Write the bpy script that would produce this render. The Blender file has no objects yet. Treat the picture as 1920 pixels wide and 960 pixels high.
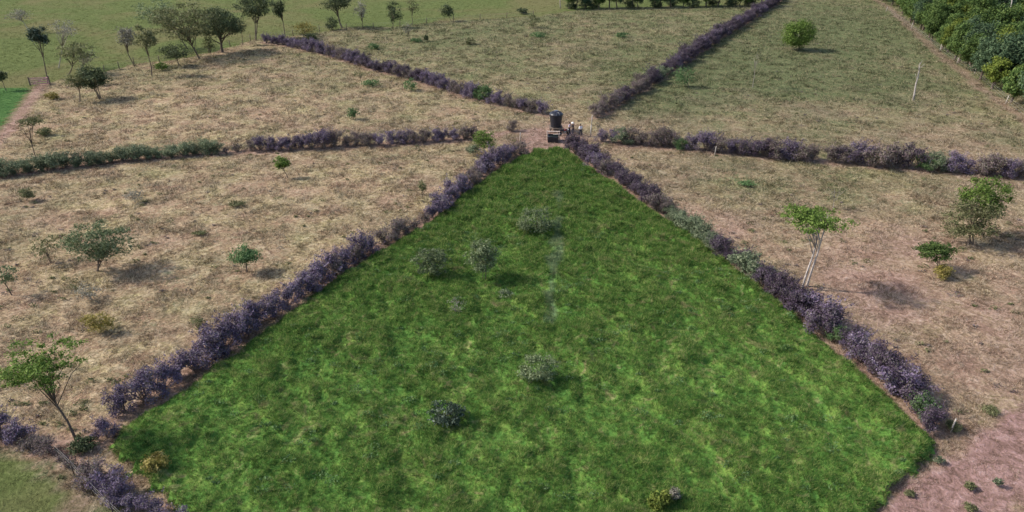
import bpy, bmesh, math, random
import numpy as np
from mathutils import Vector
S = bpy.context.scene
COL = S.collection
R = math.radians
# ------------------------------------------------------------------ camera, sky, sun, exposure
CAM_H, PITCH, FPX = 32.0, R(27.4), 1350.0
cam = bpy.data.objects.new('camera', bpy.data.cameras.new('camera'))
COL.objects.link(cam)
cam.location = (0, 0, CAM_H)
cam.rotation_euler = (R(90) - PITCH, 0, 0)
cam.data.sensor_width = 36
cam.data.lens = FPX / 1920 * 36
cam.data.clip_end = 9000
S.camera = cam
SUN_EL = R(40); SUN_AZ = Vector((-1.0, 0.12, 0)).normalized()
w = bpy.data.worlds.new('World'); S.world = w; w.use_nodes = True
nt = w.node_tree; nt.nodes.clear()
sk = nt.nodes.new('ShaderNodeTexSky'); sk.sky_type = 'NISHITA'; sk.sun_disc = False
sk.sun_elevation = SUN_EL; sk.sun_rotation = math.atan2(SUN_AZ.x, SUN_AZ.y)
sk.air_density = 1.0; sk.dust_density = 2.5; sk.ozone_density = 1.0
bg = nt.nodes.new('ShaderNodeBackground'); bg.inputs[1].default_value = 0.15
wo = nt.nodes.new('ShaderNodeOutputWorld')
nt.links.new(sk.outputs[0], bg.inputs[0]); nt.links.new(bg.outputs[0], wo.inputs[0])
sun = bpy.data.objects.new('sun', bpy.data.lights.new('sun', 'SUN'))
COL.objects.link(sun)
sun.data.energy = 3.6; sun.data.angle = R(1.6); sun.data.color = (1.0, 0.93, 0.84)
sd = Vector((SUN_AZ.x * math.cos(SUN_EL), SUN_AZ.y * math.cos(SUN_EL), math.sin(SUN_EL)))
sun.rotation_euler = sd.to_track_quat('Z', 'Y').to_euler()
S.view_settings.view_transform = 'Standard'; S.view_settings.look = 'None'
S.view_settings.exposure = 0.58; S.view_settings.gamma = 1.0; S.view_settings.use_curve_mapping = False

# ------------------------------------------------------------------ surveying helpers
ST, CT = math.sin(PITCH), math.cos(PITCH)
def gp(px, py):
    """photo pixel -> point on the ground plane"""
    x = (np.asarray(px, float) - 960) / FPX; y = (np.asarray(py, float) - 480) / FPX
    D = CAM_H / (ST + y * CT)
    return np.stack([x * D, (CT - y * ST) * D], -1)
def depth(X, Y, Z):
    return Y * CT + (CAM_H - Z) * ST
def topx(X, Y, Z=0.0):
    D = depth(X, Y, Z)
    yc = (-Y * ST + (CAM_H - Z) * CT) / D
    return 960 + FPX * X / D, 480 + FPX * yc
def lift(Yb, cx, cy):
    """point above the ground line at depth Yb seen at this pixel, and metres per pixel there"""
    x = (cx - 960) / FPX; y = (cy - 480) / FPX
    D = Yb / (CT - y * ST)
    return x * D, CAM_H - D * (ST + y * CT), D / FPX
def hsh(ix, iy, s):
    h = (ix.astype(np.int64) * 374761393 + iy.astype(np.int64) * 668265263 + s * 1442695041) & 0xffffffff
    h = ((h ^ (h >> 13)) * 1274126177) & 0xffffffff
    return ((h ^ (h >> 16)) & 0xffff) / 65535.0
def noise(x, y, s=0):
    ix = np.floor(x); iy = np.floor(y); fx = x - ix; fy = y - iy
    fx = fx * fx * (3 - 2 * fx); fy = fy * fy * (3 - 2 * fy)
    a = hsh(ix, iy, s); b = hsh(ix + 1, iy, s); c = hsh(ix, iy + 1, s); d = hsh(ix + 1, iy + 1, s)
    return (a * (1 - fx) + b * fx) * (1 - fy) + (c * (1 - fx) + d * fx) * fy
def fbm(x, y, s=0, o=3):
    t = 0; a = 1; n = 0
    for k in range(o):
        t = t + a * noise(x * 2 ** k, y * 2 ** k, s + k * 17); n += a; a *= .55
    return t / n
def inpoly(x, y, P):
    r = np.zeros(x.shape, bool); n = len(P)
    for i in range(n):
        x0, y0 = P[i]; x1, y1 = P[(i + 1) % n]
        if y0 == y1: continue
        c = ((y0 > y) != (y1 > y)) & (x < (x1 - x0) * (y - y0) / (y1 - y0) + x0)
        r ^= c
    return r
def pdist(x, y, P):
    d = np.full(x.shape, 1e9)
    for (a, b), (c, e) in zip(P[:-1], P[1:]):
        vx, vy = c - a, e - b
        t = np.clip(((x - a) * vx + (y - b) * vy) / (vx * vx + vy * vy + 1e-9), 0, 1)
        d = np.minimum(d, np.hypot(x - a - t * vx, y - b - t * vy))
    return d
def sm(a, b, v):
    t = np.clip((v - a) / (b - a), 0, 1); return t * t * (3 - 2 * t)

HEDGE = {
 'lower_left': [(978,288),(940,305),(900,332),(865,360),(830,392),(790,425),(740,452),(690,478),(640,508),(580,548),(500,596),(440,640),(400,672),(350,702),(290,740),(240,772),(196,800),(190,826)],
 'corner': [(-90,806),(0,816),(50,830),(95,848),(150,884),(195,912),(250,950),(300,985),(360,1022),(430,1060)],
 'lower_right': [(1072,284),(1110,308),(1165,342),(1220,384),(1275,426),(1330,464),(1390,506),(1450,550),(1510,592),(1566,636),(1623,684),(1682,739),(1744,800),(1764,820)],
 'mid_left': [(968,246),(900,256),(860,262),(740,270),(640,275),(560,279),(480,283),(400,288),(300,295),(200,305),(100,317),(0,331),(-60,340)],
 'upper_left': [(1022,216),(960,202),(900,187),(860,176),(800,156),(740,140),(700,130),(640,110),(600,100),(560,90),(495,79)],
 'upper_right': [(1112,222),(1150,200),(1200,170),(1250,137),(1300,104),(1350,71),(1400,40),(1450,9),(1470,-4)],
 'mid_right': [(1120,264),(1180,270),(1260,276),(1350,285),(1430,293),(1520,301),(1600,308),(1700,317),(1800,324),(1900,331),(1980,338)],
}
HG = {k: gp([p[0] for p in v], [p[1] for p in v]) for k, v in HEDGE.items()}
HGL = {k: [tuple(p) for p in v] for k, v in HG.items()}
def poly(P): return [tuple(q) for q in gp([p[0] for p in P], [p[1] for p in P])]
GREEN = poly([(1005,286),(1048,284),(1068,292),(1153,348),(1244,411),(1304,453),(1404,527),(1504,609),(1603,699),(1702,783),(1757,838),(1700,905),(1640,965),(1560,1040),(1000,1050),(480,1040),(365,975),(330,950),(262,900),(212,855),(222,812),(252,792),(322,750),(402,694),(492,629),(593,554),(654,513),(694,486),(754,453),(794,430),(845,390),(896,346),(960,306)])
OUTER = [(-400,330),(-160,300),(0,268),(40,222),(82,160),(120,150),(180,138),(250,122),(320,116),(390,100),(480,76),(560,66),(650,52),(740,50),(850,38),(950,33),(1010,30),(1080,18),(1180,13),(1300,12),(1400,8),(1480,-6),(1650,-8)]
OUTL = poly(OUTER)
OUT = OUTL + [(400,700),(400,3000),(-3000,3000),(-3000,120)]
PATCH = poly([(-300,300),(-60,262),(0,250),(30,215),(62,166),(0,163),(-200,170)])
PATHL = poly([(80,160),(58,186),(40,212),(20,240),(0,262),(-40,298)])
BARE = poly([(1764,838),(1790,800),(1850,775),(1920,745),(2200,690),(2600,1300),(1500,1300),(1560,1045),(1640,970),(1700,912)])
CORN = poly([(-200,820),(0,832),(60,848),(120,866),(165,892),(205,922),(260,965),(330,1100),(-500,1100)])
EDGE = poly([(1612,-16),(1668,14),(1706,52),(1760,100),(1820,148),(1880,196),(1940,238),(2010,290)])
HUB = gp(1030, 264)
TRAIL = poly([(1046,372),(1044,420),(1040,480),(1033,540),(1028,612)])
# survey of how green (g) and how bare (b) the pasture is at spots of the photograph
CTRL = [(600,200,.18,.15),(300,200,.12,.12),(150,230,.15,.1),(800,220,.25,.2),(450,130,.22,.1),(250,150,.3,0),(700,180,.2,.2),(900,230,.2,.35),
 (300,400,.12,.25),(100,400,.14,.25),(600,350,.14,.18),(800,300,.22,.28),(700,400,.1,.22),(400,500,.12,.2),(100,560,.12,.4),(300,620,.14,.3),(200,700,.1,.25),(550,480,.12,.2),(60,700,.15,.3),
 (700,100,.48,0),(900,100,.5,0),(1100,60,.42,.05),(1100,150,.38,.12),(1000,180,.4,.1),(1300,50,.4,.05),(850,60,.55,0),(950,130,.45,.05),(1050,210,.2,.3),
 (1250,200,.55,.05),(1400,120,.62,0),(1600,60,.6,0),(1500,160,.66,0),(1650,150,.5,0),(1750,130,.42,.05),(1800,200,.35,.2),(1600,220,.42,.25),(1450,220,.4,.25),(1800,260,.3,.3),(1900,260,.4,.15),(1300,240,.35,.25),(1250,160,.7,0),
 (1250,310,.3,.3),(1500,330,.42,.08),(1700,360,.38,.15),(1900,400,.3,.25),(1400,380,.3,.25),(1350,420,.18,.4),(1600,450,.2,.4),(1450,470,.3,.2),(1700,470,.16,.5),(1650,560,.15,.6),(1650,520,.15,.55),(1800,600,.2,.45),(1750,650,.22,.35),(1900,550,.25,.35),(1700,700,.22,.4),(1850,720,.22,.5),(1580,350,.5,0),(1400,340,.5,.05)]
CG = gp([c[0] for c in CTRL], [c[1] for c in CTRL]); CV = np.array([(c[2], c[3]) for c in CTRL])
def zones(x, y):
    """weights for the pasture shader: green, soil, outer field"""
    num = 0; den = 0
    sc = 1 / np.maximum(y, 30)
    for (a, b), v in zip(CG, CV):
        d = ((x - a) * sc) ** 2 + ((y - b) * sc * .8) ** 2
        k = 1 / (d + .0015) ** 1.6
        num = num + k[..., None] * v; den = den + k
    v = num / den[..., None]
    g = v[..., 0] + .14 * sm(-20, 60, x) * sm(95, 130, y); b = v[..., 1]
    n1 = fbm(x / 9, y / 9, 3); n2 = fbm(x / 2.2, y / 2.2, 9)
    g = np.clip(g * 1.45 + .04 - .18 * sm(5, 25, x) * sm(80, 62, y) + (n1 - .5) * .45 + (n2 - .5) * .4, 0, 1)
    soil = np.clip(b * (.5 + .22 * sm(-10, 15, x) + .35 * sm(-5, 25, x) * sm(110, 90, y)) + (fbm(x / 5, y / 5, 31) - .55) * .5 * (b > .05), 0, 1)
    hd = np.full(x.shape, 1e9)
    for k, L in HGL.items():
        hd = np.minimum(hd, pdist(x, y, L))
    soil = np.maximum(soil, .7 * sm(1.7, .5, hd + (n2 - .5) * 2.2))
    hb = np.hypot(x - HUB[0], (y - HUB[1]) * .8)
    soil = np.maximum(soil, .75 * sm(9, 3.5, hb + (n2 - .5) * 6))
    br = inpoly(x + (n2 - .5) * 3, y + (n1 - .5) * 5, BARE)
    soil = np.where(br, np.clip(.98 - (n2 > .66) * .5, 0, 1), soil); g = np.where(br, g * .5, g)
    cn = inpoly(x, y, CORN)
    g = np.where(cn, .85 + (n2 - .5) * .7, g)
    soil = np.where(cn, np.maximum(np.where(hd < 1.6, soil * .35, 0), .5 * sm(1.4, .6, pdist(x, y, poly([(170,880),(158,930),(140,960)])) + (n2 - .5) * 1.5)), soil)
    fe = pdist(x, y, EDGE); soil = np.maximum(soil, .5 * sm(1.7, .5, fe + (n2 - .5) * 2.0))
    cnm = cn
    out = inpoly(x + (n2 - .5) * 3, y + (n1 - .5) * 4, OUT)
    soil = np.where(out, 0, soil)
    pt = inpoly(x, y, PATCH)
    o = np.where(out, .55 + (n1 - .5) * .35, 0)
    o = np.where(pt, 1.0, o); o = np.where(cnm & (hd > 1.2), .42, o)
    pd = pdist(x, y, PATHL)
    soil = np.maximum(soil, .7 * sm(1.5, .6, pd + (n2 - .5) * .8)); o = np.where(pd < 1.3, o * .3, o)
    return np.clip(g, 0, 1), soil, o

# ------------------------------------------------------------------ mesh helpers
def npmesh(name, V, F, mats, attrs=None, smooth=False, mi=None):
    F = np.asarray(F, np.int32); k = F.shape[1]
    me = bpy.data.meshes.new(name)
    me.vertices.add(len(V)); me.vertices.foreach_set('co', np.asarray(V, np.float32).ravel())
    me.loops.add(F.size); me.loops.foreach_set('vertex_index', F.ravel())
    me.polygons.add(len(F)); me.polygons.foreach_set('loop_start', np.arange(0, F.size, k, dtype=np.int32))
    me.polygons.foreach_set('loop_total', np.full(len(F), k, np.int32))
    for m in (mats if isinstance(mats, (list, tuple)) else [mats]): me.materials.append(m)
    if mi is not None: me.polygons.foreach_set('material_index', np.asarray(mi, np.int32))
    if smooth: me.polygons.foreach_set('use_smooth', np.ones(len(F), bool))
    for n, a in (attrs or {}).items():
        at = me.attributes.new(n, 'FLOAT', 'POINT'); at.data.foreach_set('value', np.asarray(a, np.float32))
    me.update(calc_edges=True)
    return me
def link(name, me, parent=None):
    o = bpy.data.objects.new(name, me); COL.objects.link(o)
    if parent: o.parent = parent
    return o
def root(name, loc, label, cat, group=None, rz=0):
    o = bpy.data.objects.new(name, None); COL.objects.link(o); o.location = loc; o.rotation_euler = (0, 0, rz)
    o.empty_display_size = .3
    return tag(o, label, cat, group)
def tag(o, label=None, cat=None, group=None, kind=None):
    if label: o['label'] = label
    if cat: o['category'] = cat
    if group: o['group'] = group
    if kind: o['kind'] = kind
    return o
def copy_thing(src, loc, rz, sc, label=None, group=None):
    r = src.copy(); COL.objects.link(r); r.location = loc; r.rotation_euler = (0, 0, rz); r.scale = sc
    if label: r['label'] = label
    if group: r['group'] = group
    for ch in src.children:
        c = ch.copy(); COL.objects.link(c); c.parent = r
    return r
class MB:
    """collects boxes, tubes and lathes into one mesh"""
    def __init__(s): s.v = []; s.f = []
    def add(s, V, F):
        n = len(s.v); s.v += [tuple(map(float, p)) for p in V]; s.f += [tuple(n + i for i in q) for q in F]; return s
    def box(s, c, d, rz=0, bev=0):
        x, y, z = d[0] / 2, d[1] / 2, d[2] / 2; cs, sn = math.cos(rz), math.sin(rz)
        V = [(a * x, b * y, e * z) for e in (-1, 1) for a, b in ((-1, -1), (1, -1), (1, 1), (-1, 1))]
        V = [(c[0] + p[0] * cs - p[1] * sn, c[1] + p[0] * sn + p[1] * cs, c[2] + p[2]) for p in V]
        return s.add(V, [(3, 2, 1, 0), (4, 5, 6, 7), (0, 1, 5, 4), (1, 2, 6, 5), (2, 3, 7, 6), (3, 0, 4, 7)])
    def tube(s, P, rad, n=6):
        P = [Vector(p) for p in P]; V = []; F = []
        if not hasattr(rad, '__len__'): rad = [rad] * len(P)
        for i, p in enumerate(P):
            t = (P[min(i + 1, len(P) - 1)] - P[max(i - 1, 0)]).normalized()
            u = t.cross(Vector((0, 0, 1)) if abs(t.z) < .9 else Vector((1, 0, 0))).normalized(); q = t.cross(u)
            for k in range(n):
                a = 2 * math.pi * k / n; V.append(p + (u * math.cos(a) + q * math.sin(a)) * rad[i])
        for i in range(len(P) - 1):
            for k in range(n):
                F.append((i * n + k, i * n + (k + 1) % n, (i + 1) * n + (k + 1) % n, (i + 1) * n + k))
        F.append(tuple(range(n))[::-1]); F.append(tuple((len(P) - 1) * n + k for k in range(n)))
        return s.add(V, F)
    def lathe(s, prof, n=24, c=(0, 0, 0), axis='z'):
        V = []; F = []
        for r, z in prof:
            for k in range(n):
                a = 2 * math.pi * k / n
                p = (r * math.cos(a), r * math.sin(a), z)
                if axis == 'y': p = (p[0], p[2], p[1])
                V.append((c[0] + p[0], c[1] + p[1], c[2] + p[2]))
        for i in range(len(prof) - 1):
            for k in range(n):
                F.append((i * n + k, i * n + (k + 1) % n, (i + 1) * n + (k + 1) % n, (i + 1) * n + k))
        F.append(tuple(range(n))[::-1]); F.append(tuple((len(prof) - 1) * n + k for k in range(n)))
        return s.add(V, F)
    def mesh(s, name, mat, smooth=False):
        me = bpy.data.meshes.new(name); me.from_pydata(s.v, [], s.f); me.materials.append(mat)
        if smooth:
            for p in me.polygons: p.use_smooth = True
        me.update(); return me
    def obj(s, name, mat, parent=None, smooth=False): return link(name, s.mesh(name, mat, smooth), parent)

# ------------------------------------------------------------------ materials
def newmat(name):
    m = bpy.data.materials.new(name); m.use_nodes = True; t = m.node_tree; t.nodes.clear()
    out = t.nodes.new('ShaderNodeOutputMaterial'); return m, t, out
def N(t, typ, **k):
    n = t.nodes.new(typ)
    for a, b in k.items(): setattr(n, a, b)
    return n
def ramp(t, fac, cols, interp='LINEAR'):
    r = N(t, 'ShaderNodeValToRGB'); r.color_ramp.interpolation = interp
    while len(r.color_ramp.elements) < len(cols): r.color_ramp.elements.new(.5)
    for e, (p, c) in zip(r.color_ramp.elements, cols): e.position = p; e.color = (*c, 1)
    t.links.new(fac, r.inputs[0]); return r.outputs[0]
def mix(t, fac, a, b, mode='MIX'):
    m = N(t, 'ShaderNodeMix', data_type='RGBA', blend_type=mode)
    for sk_, v in ((m.inputs[0], fac), (m.inputs[6], a), (m.inputs[7], b)):
        if hasattr(v, 'is_output'): t.links.new(v, sk_)
        else: sk_.default_value = v if not isinstance(v, tuple) else (*v, 1)
    return m.outputs[2]
def mth(t, op, a, b=0.0, c=None, clamp=False):
    m = N(t, 'ShaderNodeMath', operation=op, use_clamp=clamp)
    for i, v in enumerate((a, b) if c is None else (a, b, c)):
        if hasattr(v, 'is_output'): t.links.new(v, m.inputs[i])
        else: m.inputs[i].default_value = v
    return m.outputs[0]
def ntex(t, scale, detail=4, rough=.6, vec=None, dist=0):
    n = N(t, 'ShaderNodeTexNoise'); n.inputs['Scale'].default_value = scale; n.inputs['Detail'].default_value = detail
    n.inputs['Roughness'].default_value = rough; n.inputs['Distortion'].default_value = dist
    if vec: t.links.new(vec, n.inputs['Vector'])
    return n.outputs[0]
def world_pos(t):
    return N(t, 'ShaderNodeNewGeometry').outputs['Position']
def surf(t, out, col, rough=.8, trans=0.0, spec=.3, bump=None, metal=0):
    p = N(t, 'ShaderNodeBsdfPrincipled'); p.inputs['Roughness'].default_value = rough
    p.inputs['Specular IOR Level'].default_value = spec; p.inputs['Metallic'].default_value = metal
    if hasattr(col, 'is_output'): t.links.new(col, p.inputs['Base Color'])
    else: p.inputs['Base Color'].default_value = (*col, 1)
    if bump is not None:
        b = N(t, 'ShaderNodeBump'); b.inputs['Strength'].default_value = bump[1]; b.inputs['Distance'].default_value = bump[2]
        t.links.new(bump[0], b.inputs['Height']); t.links.new(b.outputs[0], p.inputs['Normal'])
    o = p.outputs[0]
    if trans:
        tr = N(t, 'ShaderNodeBsdfTranslucent')
        if hasattr(col, 'is_output'): t.links.new(col, tr.inputs[0])
        else: tr.inputs[0].default_value = (*col, 1)
        ms = N(t, 'ShaderNodeMixShader'); ms.inputs[0].default_value = trans
        t.links.new(o, ms.inputs[1]); t.links.new(tr.outputs[0], ms.inputs[2]); o = ms.outputs[0]
    t.links.new(o, out.inputs[0])
def leafmat(name, cols, trans=.3, vary=.35):
    """leaf colours: per leaf, per plant and in clumps of older and younger leaves"""
    m, t, out = newmat(name)
    isl = N(t, 'ShaderNodeNewGeometry').outputs['Random Per Island']
    cl = ntex(t, 1.3, 2, .5, world_pos(t))
    f = mth(t, 'ADD', mth(t, 'MULTIPLY', isl, .62), mth(t, 'MULTIPLY', mth(t, 'SUBTRACT', cl, .3), .8), clamp=True)
    n = len(cols); c = ramp(t, f, [((i + .3) / n, q) for i, q in enumerate(cols)])
    ob = N(t, 'ShaderNodeObjectInfo').outputs['Random']
    k = mth(t, 'MULTIPLY_ADD', ob, vary, 1 - vary / 2)
    h = N(t, 'ShaderNodeHueSaturation'); t.links.new(c, h.inputs['Color']); t.links.new(k, h.inputs['Value'])
    h.inputs['Saturation'].default_value = 1.0
    surf(t, out, h.outputs[0], .7, trans, .14); return m
def plain(name, a, b, scale=8, rough=.8, bump=0, spec=.3, metal=0):
    m, t, out = newmat(name)
    tc = N(t, 'ShaderNodeTexCoord').outputs['Object']
    n = ntex(t, scale, 5, .65, tc)
    surf(t, out, ramp(t, n, [(.3, a), (.7, b)]), rough, 0, spec, (n, bump, .02) if bump else None, metal); return m

def pasture_mat(name, blade):
    m, t, out = newmat(name); P = world_pos(t)
    A = lambda n: N(t, 'ShaderNodeAttribute', attribute_name=n).outputs['Fac']
    n1 = ntex(t, .9, 6, .7, P, 1.2); n2 = ntex(t, .22, 4, .6, P); n3 = ntex(t, 4.0, 5, .75, P, 1.0); n4 = ntex(t, 1.9, 4, .65, P, 1.5)
    v = mth(t, 'ADD', mth(t, 'MULTIPLY', n1, .55), mth(t, 'MULTIPLY', n3, .45))
    if blade:
        isl = N(t, 'ShaderNodeNewGeometry').outputs['Random Per Island']
        v = mth(t, 'ADD', mth(t, 'MULTIPLY', v, .55), mth(t, 'MULTIPLY_ADD', isl, .5, -.02))
    v = mth(t, 'MULTIPLY_ADD', v, 1.7, -.35, clamp=True)
    dry = ramp(t, v, [(.3, (.13, .115, .05)), (.42, (.24, .215, .10)), (.52, (.41, .345, .185)), (.62, (.52, .43, .27)), (.78, (.64, .56, .40))])
    dry2 = ramp(t, v, [(.3, (.13, .085, .06)), (.45, (.29, .19, .125)), (.6, (.46, .325, .225)), (.78, (.62, .50, .375))])
    dry = mix(t, ramp(t, mth(t, 'ADD', mth(t, 'MULTIPLY', n2, .5), mth(t, 'MULTIPLY', n4, .5)), [(.38, (0, 0, 0)), (.54, (1, 1, 1))]), dry, dry2)
    grn = ramp(t, v, [(.3, (.035, .056, .026)), (.45, (.070, .092, .040)), (.58, (.115, .135, .062)), (.75, (.24, .235, .13))])
    soil = ramp(t, v, [(.28, (.12, .075, .06)), (.45, (.22, .135, .115)), (.58, (.32, .20, .18)), (.78, (.45, .32, .30))])
    outer = ramp(t, v, [(.3, (.075, .088, .032)), (.5, (.098, .125, .042)), (.7, (.155, .178, .07))])
    outer = mix(t, ramp(t, ntex(t, .035, 4, .6, P, .8), [(.45, (0, 0, 0)), (.62, (1, 1, 1))]), outer, (.135, .13, .058))
    lush = ramp(t, v, [(.3, (.03, .075, .022)), (.5, (.055, .12, .035)), (.7, (.10, .18, .055))])
    g = mth(t, 'ADD', mth(t, 'ADD', A('green'), mth(t, 'MULTIPLY_ADD', n1, 1.6, -.8)), mth(t, 'MULTIPLY_ADD', n4, 2.4, -1.2), clamp=True)
    c = mix(t, g, dry, grn)
    c = mix(t, ramp(t, A('outer'), [(.15, (0, 0, 0)), (.4, (1, 1, 1))]), c, outer)
    c = mix(t, ramp(t, A('outer'), [(.75, (0, 0, 0)), (.95, (1, 1, 1))]), c, lush)
    s = mth(t, 'ADD', A('soil'), mth(t, 'MULTIPLY', mth(t, 'MULTIPLY_ADD', n3, 1.2, -.6), A('soil')), clamp=True)
    c = mix(t, s, c, soil)
    if blade: surf(t, out, c, .85, .3, .04)
    else: surf(t, out, c, .95, 0, .03, (v, .8, .25))
    return m
def lush_mat(name, blade):
    m, t, out = newmat(name); P = world_pos(t)
    A = lambda n: N(t, 'ShaderNodeAttribute', attribute_name=n).outputs['Fac']
    n1 = ntex(t, 1.15, 5, .7, P, .6); n2 = ntex(t, .3, 3, .5, P)
    v = mth(t, 'ADD', mth(t, 'MULTIPLY', n1, .75), mth(t, 'MULTIPLY', n2, .25))
    if blade:
        isl = N(t, 'ShaderNodeNewGeometry').outputs['Random Per Island']
        v = mth(t, 'ADD', mth(t, 'MULTIPLY', v, .62), mth(t, 'MULTIPLY_ADD', isl, .54, -.08))
    c = ramp(t, v, [(.24, (.034, .088, .024)), (.38, (.058, .142, .031)), (.50, (.092, .195, .038)), (.62, (.155, .245, .052)), (.76, (.36, .37, .15))])
    dy = ramp(t, ntex(t, .6, 5, .65, P, 1.6), [(.57, (0, 0, 0)), (.70, (1, 1, 1))])
    c = mix(t, mth(t, 'MULTIPLY', dy, .7), c, (.33, .275, .15))
    c = mix(t, mth(t, 'MULTIPLY', A('pale'), .45), c, (.22, .27, .19))
    if blade: surf(t, out, c, .75, .45, .04)
    else: surf(t, out, c, .95, 0, .1, (n1, .6, .3))
    return m
M = dict(
 pasture=pasture_mat('pasture_ground', False), straw=pasture_mat('pasture_grass', True),
 lush=lush_mat('lush_ground', False), lushb=lush_mat('lush_grass', True),
 purple=leafmat('purple_leaves', [(.030,.022,.036),(.08,.058,.10),(.14,.102,.172),(.225,.18,.265),(.125,.12,.085),(.34,.29,.36)], .18),
 purple_shaded=leafmat('purple_shaded_leaves', [(.016,.011,.018),(.042,.029,.048),(.072,.050,.080),(.125,.092,.135),(.07,.075,.045),(.22,.185,.23)], .12),  # purple leaves again, with the shade of the hedge side put into the colour
 mauve=leafmat('mauve_leaves', [(.05,.033,.038),(.12,.085,.095),(.19,.145,.155),(.12,.125,.075),(.28,.23,.215)], .18),
 teal=leafmat('grey_green_leaves', [(.055,.078,.045),(.105,.14,.082),(.17,.21,.125),(.29,.315,.20)]),
 greenhedge=leafmat('mid_green_leaves', [(.035,.075,.03),(.07,.135,.05),(.11,.19,.075),(.19,.26,.12)]),
 dark=leafmat('dark_leaves', [(.028,.042,.02),(.055,.075,.036),(.085,.11,.052),(.15,.165,.09)]),
 forest=leafmat('forest_leaves', [(.03,.055,.018),(.06,.105,.03),(.10,.16,.042),(.17,.23,.07)]),
 forest2=leafmat('yellow_forest_leaves', [(.05,.075,.015),(.09,.13,.025),(.15,.19,.035),(.23,.26,.06)]),
 forest3=leafmat('blue_forest_leaves', [(.03,.055,.03),(.055,.095,.05),(.085,.135,.07),(.14,.19,.10)]),
 bright=leafmat('bright_leaves', [(.05,.09,.02),(.09,.15,.03),(.14,.22,.045),(.22,.30,.08)]),
 olive=leafmat('olive_leaves', [(.06,.075,.03),(.11,.125,.055),(.17,.18,.085),(.26,.25,.14)]),
 yellow=leafmat('yellow_leaves', [(.12,.11,.025),(.20,.18,.045),(.30,.25,.075),(.42,.34,.14)]),
 grey=leafmat('grey_leaves', [(.062,.09,.042),(.115,.152,.072),(.17,.215,.112),(.27,.305,.18)]),
 slate=leafmat('slate_leaves', [(.022,.038,.026),(.045,.07,.045),(.07,.10,.065),(.24,.29,.23)]),
 silver=leafmat('silver_leaves', [(.10,.10,.075),(.17,.165,.13),(.24,.23,.19),(.33,.31,.26)]),
 bark=plain('brown_bark', (.06,.045,.035), (.16,.125,.10), 9, .95, .5),
 palebark=plain('pale_bark', (.22,.19,.16), (.42,.38,.34), 12, .9, .5),
 whitebark=plain('white_bark', (.20,.17,.155), (.55,.50,.47), 5, .9, .4),
 twig=plain('twigs', (.12,.09,.075), (.24,.19,.16), 9, .95),
 post=plain('weathered_wood', (.28,.25,.22), (.48,.44,.40), 14, .9, .3),
 darkpost=plain('dark_wood', (.09,.07,.055), (.17,.135,.11), 14, .9, .3),
 plank=plain('pale_planks', (.38,.30,.25), (.58,.49,.43), 10, .85, .2),
 wire=plain('fence_wire', (.30,.30,.29), (.40,.39,.38), 5, .5, 0, .5, .6),
 blackp=plain('black_polyethylene', (.010,.011,.016), (.020,.022,.032), 3, .38, 0, .5),
 lidp=plain('black_tank_lid', (.03,.035,.06), (.06,.065,.10), 3, .35, 0, .5),
 water=plain('trough_water', (.012,.018,.018), (.02,.028,.03), 2, .06, 0, .5),
 concrete=plain('concrete', (.26,.22,.20), (.38,.33,.30), 6, .9, .3),
 rubber=plain('tyre_rubber', (.015,.015,.015), (.03,.03,.03), 10, .85),
 steel=plain('bare_steel', (.35,.35,.36), (.5,.5,.5), 6, .35, 0, .5, .9),
 redpaint=plain('dark_red_paint', (.11,.012,.015), (.17,.02,.02), 4, .3, 0, .5),
 vinyl=plain('black_vinyl', (.012,.012,.014), (.025,.025,.03), 12, .6),
 glass=plain('headlamp_glass', (.5,.52,.55), (.7,.72,.75), 3, .1, 0, .6),
 skin=plain('skin', (.20,.105,.07), (.27,.15,.10), 14, .6),
 hair=plain('black_hair', (.012,.010,.009), (.03,.022,.018), 30, .6),
 shirtw=plain('white_cotton', (.70,.68,.70), (.82,.80,.82), 12, .9),
 shirtl=plain('lilac_cotton', (.42,.36,.48), (.55,.48,.60), 12, .9),
 shirtd=plain('black_cotton', (.015,.016,.022), (.03,.03,.04), 12, .9),
 jeans=plain('dark_denim', (.018,.022,.038), (.035,.04,.06), 16, .9),
 hatw=plain('white_hat', (.75,.75,.74), (.85,.85,.84), 16, .8),
 boots=plain('boot_leather', (.02,.016,.013), (.04,.03,.025), 12, .7),
 pinkpaint=plain('pink_gate_paint', (.42,.20,.22), (.58,.32,.34), 7, .7),
)

# ------------------------------------------------------------------ the ground, out to the horizon
def axis(lo, hi, step, far):
    a = list(np.arange(lo, hi + step, step)); s = step * 1.5; l = [a[0]]; r = [a[-1]]
    while r[-1] < far: r.append(r[-1] + s); l.append(l[-1] - s); s *= 1.5
    return np.array(l[:0:-1] + a + r[1:])
gx = axis(-185, 190, .9, 4000); gy = axis(14, 330, .9, 4000)
X, Y = np.meshgrid(gx, gy); nx, ny = len(gx), len(gy)
gg, so, ou = zones(X, Y)
idx = np.arange(nx * ny).reshape(ny, nx)
F = np.stack([idx[:-1, :-1], idx[:-1, 1:], idx[1:, 1:], idx[1:, :-1]], -1).reshape(-1, 4)
Z = np.zeros_like(X)
me = npmesh('ground', np.stack([X, Y, Z], -1).reshape(-1, 3), F, M['pasture'], dict(green=gg.ravel(), soil=so.ravel(), outer=ou.ravel()))
tag(link('ground', me), kind='structure')

def ingreen(x, y): return inpoly(x + (fbm(x / .8, y / .8, 61, 2) - .5) * 1.3, y + (fbm(x / .9, y / .9, 67, 2) - .5) * 1.6, GREEN)
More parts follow.
